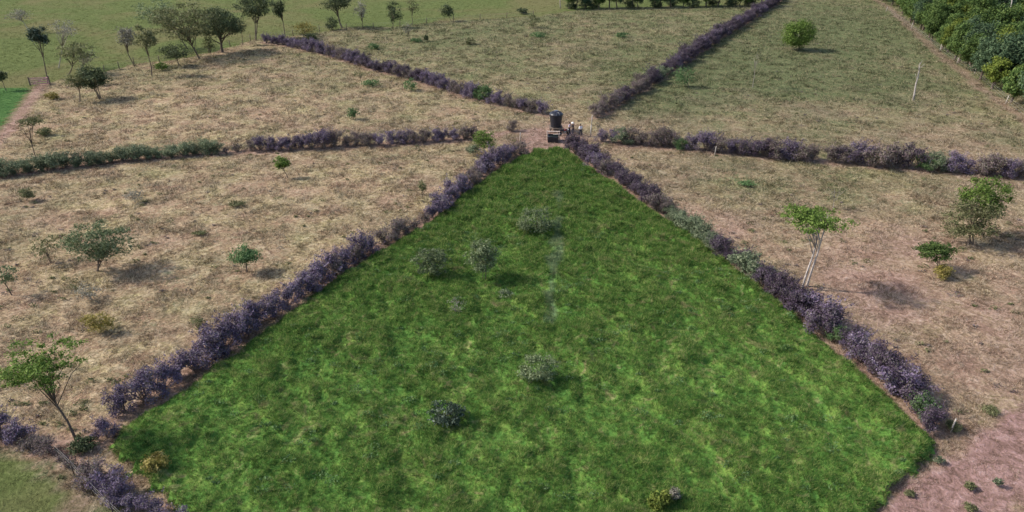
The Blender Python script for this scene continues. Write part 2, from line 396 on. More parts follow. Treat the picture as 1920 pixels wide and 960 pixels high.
# the lush paddock: a thick uneven sward standing on the ground
def sward(x, y):
    edge = pdist(x, y, GREEN + [GREEN[0]])
    a = fbm(x / 1.7 + .3 * y / 1.7, y / 2.4, 51, 3); b = fbm(x / .7, y / .8, 77, 2); c = fbm(x / 11, y / 11, 5, 2)
    h = .22 + .55 * np.clip(a - .30, 0, 1) * 1.6 + .42 * (b - .42) + .1 * (c - .5)
    return np.clip(h, .03, 1.3) * (.25 + .75 * sm(0, .5, edge)) * inpoly(x, y, GREEN) + .03, edge
GA = np.array(GREEN); x0, y0 = GA.min(0); x1, y1 = GA.max(0)
ax = np.arange(x0 - 1, x1 + 1, .28); ay = np.arange(y0 - 1, y1 + 1, .28); X, Y = np.meshgrid(ax, ay)
ins = ingreen(X, Y); H, ed = sward(X, Y)
pale = (sm(.65, .1, pdist(X, Y, TRAIL) + (fbm(X / .8, Y / 2.0, 8) - .5) * 1.9) * sm(.25, .5, fbm(X / 2, Y / 3, 18)))
idx = np.arange(X.size).reshape(X.shape); cell = ins[:-1, :-1] & ins[1:, 1:] & ins[1:, :-1] & ins[:-1, 1:]
F = np.stack([idx[:-1, :-1], idx[:-1, 1:], idx[1:, 1:], idx[1:, :-1]], -1)[cell]
use = np.unique(F); rm = np.zeros(X.size, int); rm[use] = np.arange(len(use))
me = npmesh('green_paddock', np.stack([X, Y, H], -1).reshape(-1, 3)[use], rm[F], M['lush'], dict(pale=pale.ravel()[use]), True)
tag(link('green_paddock', me), kind='structure')

def blades(name, P, n, L, W, tilt, azf, mat, attrs, seed, spread, kind_label):
    """P: tuft roots; n blades each; azf gives the lie of the grass"""
    rg = np.random.default_rng(seed); K = len(P); Pn = np.repeat(P, n, 0); m = len(Pn)
    Ln = np.repeat(L, n) * rg.uniform(.55, 1.25, m); Wn = np.repeat(W, n) * rg.uniform(.6, 1.3, m)
    sp = np.repeat(spread, n)
    a = rg.uniform(0, 2 * np.pi, m) if azf is None else np.repeat(azf, n) + rg.normal(0, .75, m)
    th = np.clip(rg.normal(tilt[0], tilt[1], m), .05, 1.52)
    oa = rg.uniform(0, 2 * np.pi, m); rr = np.sqrt(rg.uniform(0, 1, m)) * sp
    b = Pn + np.stack([np.cos(oa) * rr, np.sin(oa) * rr, 0 * rr], -1)
    d = np.stack([np.cos(a) * np.sin(th), np.sin(a) * np.sin(th), np.cos(th)], -1)
    fa = a + np.pi / 2 + rg.normal(0, .5, m); s = np.stack([np.cos(fa), np.sin(fa), rg.normal(0, .25, m)], -1)
    V = np.stack([b - s * Wn[:, None] * .5, b + s * Wn[:, None] * .5, b + d * Ln[:, None]], 1).reshape(-1, 3)
    F = np.arange(m * 3).reshape(-1, 3)
    me = npmesh(name, V, F, mat, {k: np.repeat(v, n * 3) for k, v in attrs.items()})
    o = link(name, me); return tag(o, kind_label, 'grass', None, 'stuff')
rg = np.random.default_rng(4)
# green sward blades
n0 = 170000
px_ = rg.uniform(x0, x1, n0 * 2); py_ = y0 + (y1 - y0) * rg.uniform(0, 1, n0 * 2) ** 1.25
k = ingreen(px_, py_) & (py_ > 26); px_, py_ = px_[k], py_[k]
h, ed = sward(px_, py_)
pal = sm(.65, .1, pdist(px_, py_, TRAIL) + (fbm(px_ / .8, py_ / 2.0, 8) - .5) * 1.9) * sm(.25, .5, fbm(px_ / 2, py_ / 3, 18))
sc = np.clip(py_ / 55, .75, 1.7)
blades('tall_green_grass', np.stack([px_, py_, h - .05], -1), 8, .33 * sc ** .5 * (.55 + h), .036 * sc, (.95, .35), None, M['lushb'], dict(pale=pal), 11, .11 * sc, 'thick bright green grass filling the triangular paddock between two purple hedges')
# dry pasture tufts
n0 = 520000
D = 26 * np.exp(rg.uniform(0, 1, n0) * math.log(235 / 26)); lat = rg.uniform(-.80, .80, n0)
px_ = lat * (D + 12); py_ = D
keep = ~ingreen(px_, py_)
px_, py_ = px_[keep], py_[keep]
g_, s_, o_ = zones(px_, py_)
cl = fbm(px_ / 1.6, py_ / 1.6, 91, 2)
k = (rg.uniform(0, 1, len(px_)) > s_ * .8) & (rg.uniform(0, 1, len(px_)) < np.where(o_ > .15, .35, .12 + 1.5 * np.clip(cl - .25, 0, 1) * 1.3))
px_, py_, g_, s_, o_, cl = px_[k], py_[k], g_[k], s_[k], o_[k], cl[k]
sc = np.clip(py_ / 60, .7, 3.0)
az = fbm(px_ / 1.7, py_ / 2.4, 13, 3) * 14
hf = np.where(o_ > .15, .4, .45 + 1.5 * np.clip(cl - .3, 0, 1))
blades('dry_pasture_grass', np.stack([px_, py_, 0 * px_ - .01], -1), 6, .36 * sc ** .5 * hf, .032 * sc, (1.05, .3), az, M['straw'], dict(green=g_, soil=s_ * .75, outer=o_), 12, .14 * sc, 'straw coloured grazed grass covering the paddocks around the hedges')

# ------------------------------------------------------------------ foliage
def leafmesh(rg, C, S, up=.35, out=None):
    """one bent diamond per leaf"""
    n = len(C); d = rg.normal(0, 1, (n, 3))
    if out is not None: d = d * .8 + out * .9
    d[:, 2] += up; d /= np.linalg.norm(d, axis=1)[:, None]
    r = rg.normal(0, 1, (n, 3)); u = np.cross(d, r); u /= np.linalg.norm(u, axis=1)[:, None]; v = np.cross(d, u)
    S = S[:, None]
    V = np.stack([C - u * S, C + v * S * .48 + d * S * .12, C + u * S, C - v * S * .48 + d * S * .12], 1).reshape(-1, 3)
    return V, np.arange(n * 4).reshape(-1, 4)
def crown_mesh(rg, name, mat, c, rad, n, leaf, nclump, cr=.32, hollow=.5):
    """c: crown centre, rad: radii; clumps spread through the crown, leaves spread through the clumps"""
    c = np.array(c); rad = np.array(rad)
    d = rg.normal(0, 1, (nclump, 3)); d /= np.linalg.norm(d, axis=1)[:, None]
    r = hollow + (1 - hollow) * rg.uniform(0, 1, nclump) ** .7
    cc = d * r[:, None] * (1 - cr * .8)
    cc[:, 2] = np.where(cc[:, 2] < -.35, cc[:, 2] * .85, cc[:, 2])
    w = rg.uniform(.5, 1.3, nclump); pick = rg.choice(nclump, n, p=w / w.sum())
    e = rg.normal(0, 1, (n, 3)); e /= np.linalg.norm(e, axis=1)[:, None]
    q = e * (rg.uniform(0, 1, n) ** .8 * 1.15)[:, None] * (cr * (.6 + .6 * w[pick]))[:, None]
    P = (cc[pick] + q * np.array([1, 1, .75]))
    o = P / (np.linalg.norm(P, axis=1)[:, None] + 1e-6)
    V, F = leafmesh(rg, c + P * rad, leaf * rg.uniform(.6, 1.35, n), .35, o * .6 + e * .5)
    return npmesh(name, V, F, mat), c + cc * rad
def limbs(rg, mb, base, c, targets, r0, kink=.1, ntrunk=1, fork=.5):
    base = np.array(base, float); c = np.array(c, float); H = c[2] - base[2]
    for k in range(ntrunk):
        off = rg.normal(0, 1, 3) * H * .07 * (ntrunk > 1); off[2] = 0
        top = c + rg.normal(0, 1, 3) * H * (.05 + .07 * (ntrunk > 1))
        b = base + off; mid = b + (top - b) * fork + rg.normal(0, 1, 3) * H * kink * .35
        r = r0 / math.sqrt(ntrunk)
        q = b + (mid - b) * .5 + rg.normal(0, 1, 3) * H * kink * .12
        b0 = b.copy(); b0[2] -= .05
        mb.tube([b0, b + (q - b) * .12, q, mid, mid + (top - mid) * .6, top], [r * 1.6, r * 1.1, r * .9, r * .75, r * .45, r * .15], 7)
        for i, t in enumerate(targets):
            if i % ntrunk != k: continue
            s = mid + (top - mid) * rg.uniform(-.1, .7); m2 = s + (t - s) * .5 + rg.normal(0, 1, 3) * H * .04; m2[2] += .04 * H
            mb.tube([s, m2, t], [r * .5, r * .3, r * .1], 5)
def plant(name, label, cat, base, cen, cw, ch, mat, n=1500, leaf=.16, tr=.12, bark='bark', stems=1, clumps=26, cr=.34, hollow=.45, nl=8, group=None, seed=0, kink=.12):
    rg = np.random.default_rng(seed or (int(base[0] * 7 + base[1] * 13) % 99991))
    b = gp(*base); xc, zc, mpp = lift(b[1], *cen)
    phi = PITCH + math.atan((cen[1] - 480) / FPX)
    if cat == 'tree': tr *= .72; nl += 4; hollow *= .6; cr *= .85; clumps = int(clumps * 1.3); cw *= 1.08
    t = math.sqrt(max(ch ** 2 - (cw * .85 * math.sin(phi)) ** 2, (.35 * ch) ** 2)) / math.cos(phi)
    rx = cw * mpp / 2; rz = t * mpp / 2
    zc = max(zc, rz * .75)
    rt = root(name, (b[0], b[1], 0), label, cat, group)
    c = np.array([xc - b[0], 0, zc])
    me, cc = crown_mesh(rg, 'crown', M[mat], c, (rx, rx * .85, rz), int(n * 1.7), leaf * .74, int(clumps * 1.3), cr, hollow)
    link('crown' if cat == 'tree' else 'foliage', me, rt)
    mb = MB(); sel = cc[rg.permutation(len(cc))[:nl]]
    limbs(rg, mb, (0, 0, 0), c - np.array([0, 0, rz * .2]), sel, tr, kink, stems, .5 if zc > rz * 1.6 else .35)
    mb.obj('trunk' if cat == 'tree' else 'stem', M[bark], rt, True)
    return rt

# low weeds scattered over the pasture, far too many to count
def weeds(name, label, mat, pts, z, r, h, nl, leaf, seed):
    rg = np.random.default_rng(seed); K = len(pts); k = np.repeat(np.arange(K), nl); m = len(k)
    sz = rg.uniform(.5, 1.4, K)
    e = rg.normal(0, 1, (m, 3)); e /= np.linalg.norm(e, axis=1)[:, None]; e *= (rg.uniform(0, 1, m) ** .5)[:, None]; e[:, 2] = np.abs(e[:, 2])
    C = np.stack([pts[k, 0], pts[k, 1], z[k]], -1) + e * np.array([r, r, h]) * sz[k][:, None] * np.array([1.3, .8, 1.0])
    C[:, 2] += .03
    V, F = leafmesh(rg, C, leaf * rg.uniform(.6, 1.3, m), .4)
    tag(link(name, npmesh(name, V, F, M[mat])), label, 'weeds', None, 'stuff')
rg = np.random.default_rng(77)
Dw = 30 * np.exp(rg.uniform(0, 1, 2600) * math.log(215 / 30)); lw = rg.uniform(-.8, .8, 2600) * (Dw + 10)
gw, sw, ow = zones(lw, Dw)
kw = ~inpoly(lw, Dw, GREEN) & (ow < .15) & (sw < .5) & (fbm(lw / 6, Dw / 6, 41) + rg.uniform(-.2, .2, 2600) > .5)
P_ = np.stack([lw, Dw], -1)[kw]; n_ = len(P_)
weeds('pasture_weeds', 'small dull green weed clumps dotted over the dry grazed paddocks', 'olive', P_[:n_ * 2 // 3], np.zeros(n_), .34, .28, 34, .09, 78)
weeds('dead_weeds', 'small grey brown dead weed clumps dotted over the dry grazed paddocks', 'mauve', P_[n_ * 2 // 3:], np.zeros(n_), .3, .2, 26, .08, 79)
P_ = np.stack([rg.uniform(x0, x1, 900), rg.uniform(max(y0, 30), y1, 900)], -1); P_ = P_[inpoly(P_[:, 0], P_[:, 1], GREEN)]
P_ = P_[fbm(P_[:, 0] / 5, P_[:, 1] / 5, 43) > .47]; zz = sward(P_[:, 0], P_[:, 1])[0]
weeds('broadleaf_weeds', 'coarse dark green broad leaved weed clumps in the bright green paddock', 'greenhedge', P_, zz - .05, .42, .34, 60, .07, 80)

# ------------------------------------------------------------------ hedge shrubs
def shrub_proto(kind, mat, seed, rx, h, n, leaf, label):
    rg = np.random.default_rng(seed)
    rt = root(kind, (0, 0, 0), label, 'shrub')
    nb = rg.integers(13, 19); cl = []
    for i in range(nb):
        a = rg.uniform(0, 2 * np.pi); r = rx * rg.uniform(.1, .85)
        cl.append((np.cos(a) * r, np.sin(a) * r, h * rg.uniform(.2, .84) * (1 - .25 * (r / rx) ** 2)))
    cl = np.array(cl); pick = rg.integers(0, nb, n)
    e = rg.normal(0, 1, (n, 3)); e /= np.linalg.norm(e, axis=1)[:, None]
    q = e * (rg.uniform(0, 1, n) ** .45)[:, None] * np.array([.36 * rx, .36 * rx, .2 * h])
    P = cl[pick] + q; P[:, 2] = np.maximum(P[:, 2], .12)
    # upright sprays poking out of the top
    ns = n // 10; sp = cl[rg.integers(0, nb, ns)]; st = rg.uniform(0, 1, ns)[:, None]
    dr = np.array([[.25, .0, 1.0]]) * .28 * h
    k = rg.integers(0, 24, ns); ang = k * 2.399
    Q = cl[k % nb] + np.stack([np.cos(ang) * .35 * rx * (1 + st[:, 0]), np.sin(ang) * .35 * rx * (1 + st[:, 0]), st[:, 0] * .2 * h + .1 * h], -1) + rg.normal(0, .04, (ns, 3))
    P = np.concatenate([P, Q]); out = np.concatenate([e, rg.normal(0, 1, (ns, 3)) * .5])
    V, F = leafmesh(rg, P, leaf * rg.uniform(.6, 1.3, len(P)), .4, out)
    link('foliage', npmesh('foliage', V, F, M[mat]), rt)
    mb = MB()
    for i in range(nb):
        a = rg.uniform(0, 2 * np.pi); b = (np.cos(a) * .12 * rx, np.sin(a) * .12 * rx, -.03); m = (cl[i] * .5 + np.array(b) * .5) + rg.normal(0, .05, 3)
        mb.tube([b, m, cl[i] + np.array([0, 0, .1 * h])], [.035, .025, .01], 4)
    mb.obj('stem', M['twig'], rt)
    return rt
protos = {}
for kd, nm, mat, cnt, rx, h, n, lf in (('p', 'purple_shrub', 'purple', 6, 1.25, 2.1, 3400, .066), ('d', 'purple_shrub', 'purple_shaded', 5, 1.25, 2.1, 4600, .056), ('m', 'purple_shrub', 'mauve', 4, 1.2, 2.0, 2600, .066), ('t', 'green_shrub', 'teal', 4, 1.3, 1.75, 3000, .068), ('g', 'green_shrub', 'greenhedge', 3, 1.3, 2.1, 3200, .07), ('s', 'sparse_shrub', 'mauve', 2, .9, 1.4, 650, .075)):
    protos[kd] = [shrub_proto(nm, mat, 100 + i * 7 + ord(kd), rx, h, n, lf, 'x') for i in range(cnt)]
WHERE = {
 'lower_left': 'green paddock left hedge',
 'corner': 'bottom left corner hedge',
 'lower_right': 'green paddock right hedge',
 'mid_left': 'level hedge on the left',
 'upper_left': 'upper left slanting hedge',
 'upper_right': 'upper right slanting hedge',
 'mid_right': 'level hedge on the right',
}
hcount = {}
def ordw(n):
    o = 'first second third fourth fifth sixth seventh eighth ninth tenth eleventh twelfth thirteenth fourteenth fifteenth sixteenth seventeenth eighteenth nineteenth'.split()
    tn = {2: 'twent', 3: 'thirt', 4: 'fort', 5: 'fift', 6: 'sixt', 7: 'sevent', 8: 'eight', 9: 'ninet'}
    if n < 20: return o[n - 1]
    return tn[n // 10] + ('ieth' if n % 10 == 0 else 'y-' + o[n % 10 - 1])
# share of kinds along each hedge: list of (photo x from, to, kinds, size)
MIXES = {
 'lower_left': [(880,990,'ppppm',1.0),(800,880,'ppppm',1.05),(765,800,'ms',.95),(700,765,'pmm',.92),(230,700,'pppppmpp',1.06),(180,230,'pps',.8)],
 'corner': [(-200,60,'ppp',.85),(60,135,'ms',.7),(135,175,'s',.8),(175,600,'ppmpp',.85)],
 'lower_right': [(1060,1250,'dddpm',1.08),(1250,1345,'tttt',1.12),(1345,1385,'dt',1.0),(1385,1440,'dddt',1.1),(1440,1560,'ddddp',1.22),(1560,1572,'d',1.1),(1572,1588,'g',.75),(1588,1706,'dddp',1.28),(1706,1740,'g',.9),(1740,1800,'d',1.0)],
 'mid_left': [(940,990,'pm',1.0),(700,900,'pppm',1.0),(470,700,'pppmp',1.0),(420,470,'ms',.85),(-100,420,'ttttt',1.05)],
 'upper_left': [(920,1040,'ppm',1.1),(890,920,'g',1.1),(655,890,'dppm',1.15),(620,655,'pm',1.0),(480,620,'pppp',1.1)],
 'upper_right': [(1080,1130,'m',1.1),(1130,1215,'dmdd',1.15),(1215,1250,'dt',1.2),(1250,1500,'dddp',1.25)],
 'mid_right': [(1110,1150,'p',.9),(1150,1168,'t',1.2),(1168,1270,'mmp',1.2),(1270,1292,'g',1.0),(1292,1300,'p',1.2),(1300,1400,'mp',1.2),(1400,1720,'dmpmm',1.3),(1720,1760,'tg',1.1),(1760,1890,'mp',1.2),(1890,2000,'tm',1.2)],
}
GAPS = {'mid_left': [(895,938), (699,712)], 'mid_right': [(1394,1408), (1538,1546)], 'lower_left': [(199,204)], 'corner': [(100,118)]}
KN = {'d': 'shade-darkened purple shrub', 'p': 'dense purple shrub', 'm': 'dusky mauve shrub', 't': 'grey green shrub', 'g': 'fresh green shrub', 's': 'thin low mauve shrub'}
rnd = random.Random(5); used = set(); nshr = 0
for hk, L in HG.items():
    seg = np.hypot(*(np.diff(L, axis=0).T)); cum = np.r_[0, np.cumsum(seg)]; tot = cum[-1]; d = .6; i = 0
    while d < tot:
        fx = np.interp(d, cum, L[:, 0]); fy = np.interp(d, cum, L[:, 1])
        ppx, ppy = topx(fx, fy)
        j = min(np.searchsorted(cum, d), len(cum) - 1); tv = (L[j] - L[j - 1]) / (seg[j - 1] + 1e-9)
        step = 1.3 if (hk == 'lower_right' and fy < 75) else 1.45 if fy < 100 else 1.75
        ok = not any(a < ppx < b for a, b in GAPS.get(hk, [])) and -70 < ppx < 1985 and ppy < 1010
        mx = next((m for m in MIXES[hk] if m[0] <= ppx <= m[1]), None)
        if ok and mx:
            kd = mx[2][rnd.randrange(len(mx[2]))]; pr = protos[kd][rnd.randrange(len(protos[kd]))]
            off = rnd.uniform(-.35, .35); s = mx[3] * rnd.uniform(.82, 1.18)
            loc = (fx - tv[1] * off + rnd.uniform(-.2, .2), fy + tv[0] * off, 0)
            hcount[hk] = hcount.get(hk, 0) + 1
            lab = f"{KN[kd]}, {ordw(hcount[hk])} from the {'left end' if hk == 'corner' else 'tank'} in {WHERE[hk]}"
            grp = 'shrubs of the ' + WHERE[hk]
            sc_ = (s * rnd.uniform(.9, 1.12), s * rnd.uniform(.9, 1.12), s * rnd.uniform(.85, 1.15))
            if id(pr) not in used:
                used.add(id(pr)); pr.location = loc; pr.rotation_euler = (0, 0, rnd.uniform(0, 6.28)); pr.scale = sc_; pr['label'] = lab; pr['group'] = grp
            else: copy_thing(pr, loc, rnd.uniform(0, 6.28), sc_, lab, grp)
            nshr += 1
        d += step * rnd.uniform(.85, 1.15)
for l in protos.values():
    for p in l:
        if id(p) not in used:
            for c in list(p.children): bpy.data.objects.remove(c)
            bpy.data.objects.remove(p)
print('hedge shrubs', nshr)

# ------------------------------------------------------------------ single trees and bushes
T = lambda *a, **k: plant('tree', a[0], 'tree', *a[1:], **k)
B = lambda *a, **k: plant('bush', a[0], 'bush', *a[1:], **k)
# foreground left
T('slender leaning tree with open green crown in the bottom left corner', (142,824), (80,680), 178, 128, 'bright', n=3600, leaf=.11, tr=.11, clumps=52, cr=.15, nl=16, hollow=.15)
B('dark green bush at the foot of the leaning foreground tree', (158,842), (152,832), 60, 38, 'dark', n=900, leaf=.11, tr=.04)
B('small bright yellow bush inside the green paddock near the bottom left', (290,884), (291,868), 60, 50, 'yellow', n=1100, leaf=.12, tr=.04)
B('yellow green bush cut by the bottom edge of the green paddock', (1243,962), (1238,940), 50, 62, 'forest2', n=1000, leaf=.12, tr=.04)
B('brown leaved small bush touching the yellow green bush at the bottom edge', (1262,950), (1262,930), 34, 36, 'silver', n=350, leaf=.10, tr=.03)
# inside the green paddock
B('dark slate bush with pale leaf tips in the lower middle of the green paddock', (840,800), (838,775), 82, 62, 'slate', n=1100, leaf=.12, tr=.05, clumps=40, cr=.2)
B('grey olive thorny bush right of centre low in the green paddock', (1012,722), (1008,692), 88, 76, 'grey', n=1500, leaf=.11, tr=.05, clumps=44, cr=.2)
B('pale twiggy leafless bush in the middle of the green paddock', (860,592), (859,573), 46, 44, 'silver', n=150, leaf=.09, tr=.035, bark='palebark', nl=20, stems=4)
T('grey green small tree, left one of the pair in the green paddock', (815,524), (810,490), 78, 66, 'grey', n=1700, leaf=.13, tr=.07, clumps=36, cr=.22, stems=2)
T('taller pale grey green tree, right one of the pair in the green paddock', (905,528), (903,482), 70, 84, 'grey', n=1900, leaf=.13, tr=.08, clumps=36, cr=.24, stems=2)
B('pale feathery bush beside the pale trail in the upper green paddock', (1005,440), (1004,412), 82, 66, 'grey', n=1600, leaf=.12, tr=.05, clumps=40, cr=.2)
B('low bluish bush right of the pair of trees in the green paddock', (948,560), (946,552), 42, 24, 'teal', n=260, leaf=.11, tr=.03)
# left paddock
T('round grey green tree with dark trunk in the left dry paddock', (186,508), (184,456), 132, 104, 'grey', n=3400, leaf=.14, tr=.16, clumps=60, cr=.2, nl=14, stems=2)
T('thin pale green tree just left of the round grey green tree', (97,492), (86,464), 66, 52, 'olive', n=380, leaf=.13, tr=.06, clumps=30, cr=.2, nl=12, stems=3)
T('thin small tree at the left photo edge with sparse crown', (22,553), (10,513), 64, 46, 'grey', n=330, leaf=.13, tr=.07, clumps=22, cr=.22, nl=10)
T('small compact dark green tree in the middle of the left dry paddock', (463,510), (458,478), 62, 48, 'greenhedge', n=1500, leaf=.13, tr=.09, clumps=22, cr=.32)
B('bare grey bush below the round grey green tree', (168,562), (165,545), 70, 44, 'silver', n=300, leaf=.11, tr=.04, nl=16, stems=4, bark='palebark')
B('yellowish bush above the crown of the leaning foreground tree', (184,622), (183,602), 70, 50, 'yellow', n=950, leaf=.11, tr=.05)
B('faint low olive bush in the dry paddock beside the purple left hedge', (372,625), (370,605), 36, 40, 'olive', n=200, leaf=.11, tr=.03)
B('small dark bush near the left photo edge under the level hedge', (50,376), (50,362), 36, 26, 'olive', n=500, leaf=.14, tr=.04)
B('bare grey twiggy bush in the upper part of the left dry paddock', (252,380), (251,367), 50, 28, 'silver', n=250, leaf=.12, tr=.03, nl=14, stems=4, bark='palebark')
B('flat dark weed clump right of the bare grey twiggy bush', (445,386), (443,381), 42, 14, 'olive', n=300, leaf=.12, tr=.02)
B('low weed clump in the dry paddock below the flat dark weed clump', (375,440), (374,436), 32, 12, 'olive', n=200, leaf=.12, tr=.02)
T('small fresh green tree just below the near level left hedge', (540,334), (527,306), 34, 32, 'bright', n=800, leaf=.15, tr=.07, clumps=14, cr=.36)
B('small thin bush beside the left hedge where it turns sparse', (792,366), (792,350), 24, 34, 'olive', n=260, leaf=.13, tr=.03)
B('thin grey green bush below the hub shrub left of the tank', (888,292), (885,281), 34, 24, 'teal', n=350, leaf=.14, tr=.03)
T('bright green small tree in the hedge gap left of the tank', (908,288), (908,262), 48, 46, 'bright', n=1000, leaf=.15, tr=.07, stems=2)
# upper left paddock
B('single small green shrub in the middle of the upper left paddock', (662,224), (660,212), 30, 26, 'greenhedge', n=350, leaf=.16, tr=.03)
B('low green bush just below the upper left hedge', (700,162), (697,155), 46, 18, 'greenhedge', n=380, leaf=.17, tr=.03)
T('thin twiggy sapling above the low green bush by the upper left hedge', (678,156), (675,138), 40, 22, 'olive', n=160, leaf=.17, tr=.05, nl=12)
B('green bush against the middle of the upper left hedge', (772,170), (770,158), 34, 30, 'greenhedge', n=380, leaf=.17, tr=.03)
T('thin leaning tree with flat crown standing in the left end of the level hedge', (74,308), (56,228), 54, 26, 'olive', n=420, leaf=.17, tr=.09, clumps=16, nl=8)
B('dark rounded bush in the paddock beside the thin leaning hedge tree', (84,254), (82,247), 34, 20, 'olive', n=450, leaf=.16, tr=.04)
T('dense low dark tree with several trunks casting a long shadow at left', (188,186), (176,146), 70, 56, 'dark', n=2000, leaf=.22, tr=.22, clumps=26, stems=3)
T('slim pale green tree left of the dense low dark tree', (150,191), (142,152), 46, 34, 'olive', n=600, leaf=.2, tr=.12, clumps=18)
B('bright yellow green bush beside the pink gate path', (98,186), (97,180), 30, 18, 'yellow', n=400, leaf=.17, tr=.03)
T('flat topped yellow green tree above the dense low dark tree', (127,142), (138,96), 76, 44, 'olive', n=1000, leaf=.24, tr=.14, clumps=24, cr=.26)
T('compact slate dark tree standing by the pink gate', (90,156), (72,68), 42, 46, 'slate', n=1300, leaf=.24, tr=.14, clumps=20)
T('bare grey tree behind the compact slate dark tree', (110,128), (120,52), 54, 44, 'silver', n=260, leaf=.22, tr=.12, nl=20, bark='palebark')
T('faint bare tree at the top left corner', (56,62), (32,28), 58, 32, 'silver', n=260, leaf=.26, tr=.12, nl=16, bark='palebark')
T('small round tree cut by the left photo edge', (12,170), (2,142), 26, 24, 'dark', n=500, leaf=.2, tr=.08)
T('grey sparse slender tree left in the top left row', (252,124), (236,66), 46, 52, 'silver', n=650, leaf=.24, tr=.13, clumps=24, nl=14)
T('slender dark tree right of the grey sparse slender tree', (285,142), (272,70), 46, 64, 'olive', n=900, leaf=.23, tr=.13, clumps=24, cr=.26)
T('low spreading dark tree with maroon tint in front of the big trees', (334,124), (328,97), 66, 36, 'dark', n=1300, leaf=.2, tr=.15, stems=2)
T('pale feathery tree crown high behind the tall light green tree', (352,92), (292,22), 92, 54, 'grey', n=1300, leaf=.24, tr=.15, clumps=50, cr=.18, nl=14)
T('thin short tree between the biggest dark tree and the forked tree', (455,84), (452,48), 28, 40, 'olive', n=350, leaf=.22, tr=.08, nl=10)
T('short bushy tree standing just left of the biggest dark tree trunk', (396,104), (392,84), 30, 30, 'olive', n=350, leaf=.2, tr=.07)
T('grey bare tree between the flat topped tree and the bare grey tree', (148,136), (160,108), 40, 44, 'silver', n=220, leaf=.2, tr=.09, nl=16, bark='palebark')
B('yellow green bush under the slender dark tree', (304,132), (303,124), 30, 20, 'bright', n=350, leaf=.2, tr=.03)
T('tall light green tree with thin trunk left of the biggest dark tree', (374,110), (342,42), 132, 92, 'olive', n=3600, leaf=.26, tr=.22, clumps=60, cr=.2, nl=14)
T('biggest dark tree with thick trunk in the top left row', (417,98), (412,44), 96, 76, 'dark', n=4200, leaf=.25, tr=.38, clumps=50, cr=.24, nl=14)
T('tall forked tree cut by the top edge above the hedge end', (486,74), (476,10), 82, 64, 'dark', n=2600, leaf=.27, tr=.26, clumps=44, cr=.22, nl=12, stems=2)
T('narrow dark tree directly above the upper left hedge end', (534,64), (524,18), 34, 46, 'dark', n=1100, leaf=.26, tr=.15, clumps=14)
B('yellow flowered broad bush beside the upper left hedge end', (570,70), (570,54), 54, 34, 'yellow', n=650, leaf=.22, tr=.04)
B('dark green low bush right under the yellow flowered bush', (584,76), (582,68), 34, 20, 'dark', n=500, leaf=.2, tr=.04)
T('dark trunked tree cut by the top edge with bush at its foot', (641,52), (632,6), 72, 40, 'dark', n=1500, leaf=.28, tr=.28, clumps=24)
B('dark bush at the foot of the dark trunked top tree', (624,56), (622,46), 34, 30, 'dark', n=600, leaf=.24, tr=.05)
T('grey twiggy tree right of the dark trunked top tree', (681,54), (676,18), 30, 50, 'silver', n=260, leaf=.26, tr=.12, nl=16)
T('small dark upright tree at the top between two bare trees', (736,52), (738,22), 34, 48, 'dark', n=750, leaf=.27, tr=.12, clumps=16)
T('bare thin tree at the top right of the small dark upright tree', (774,46), (773,10), 26, 40, 'olive', n=180, leaf=.27, tr=.1, nl=10)
T('small bare sapling with forked twigs below the bare thin tree', (768,76), (765,52), 26, 30, 'silver', n=120, leaf=.2, tr=.09, nl=10, stems=2)
B('tiny dark shrub right of the small bare sapling', (799,78), (799,71), 10, 16, 'dark', n=160, leaf=.2, tr=.03)
B('low green weeds at the foot of the small bare sapling', (780,79), (780,75), 30, 10, 'greenhedge', n=220, leaf=.2, tr=.03)
B('dark drooping bush on the top boundary fence', (846,40), (838,20), 34, 34, 'dark', n=600, leaf=.27, tr=.06)
B('small single shrub in the top middle paddock', (884,84), (882,77), 24, 18, 'olive', n=260, leaf=.2, tr=.03)
B('faint low bush left in the top middle paddock', (702,92), (700,86), 28, 16, 'greenhedge', n=240, leaf=.2, tr=.03)
B('faint olive bush high in the top middle paddock', (1000,52), (999,38), 36, 34, 'olive', n=300, leaf=.24, tr=.05)
B('low green patch of weeds below the faint olive bush', (1010,70), (1008,66), 40, 14, 'greenhedge', n=260, leaf=.22, tr=.03)
B('small dark weed clump right in the top middle paddock', (1168,70), (1166,65), 34, 12, 'greenhedge', n=220, leaf=.22, tr=.03)
B('dark bush on the top boundary left of the white pole', (978,26), (980,20), 26, 14, 'dark', n=350, leaf=.28, tr=.04)
# upper right paddock
T('isolated round green tree in the upper right paddock', (1498,94), (1498,64), 64, 62, 'bright', n=5600, leaf=.21, tr=.2, clumps=60, cr=.30, hollow=.6)
B('small dark green tree like bush beside the upper right hedge', (1292,164), (1284,142), 50, 42, 'greenhedge', n=650, leaf=.18, tr=.07)
T('very thin leafless pale sapling in the upper right paddock', (1411,164), (1417,104), 30, 44, 'olive', n=130, leaf=.18, tr=.06, bark='palebark', nl=10)
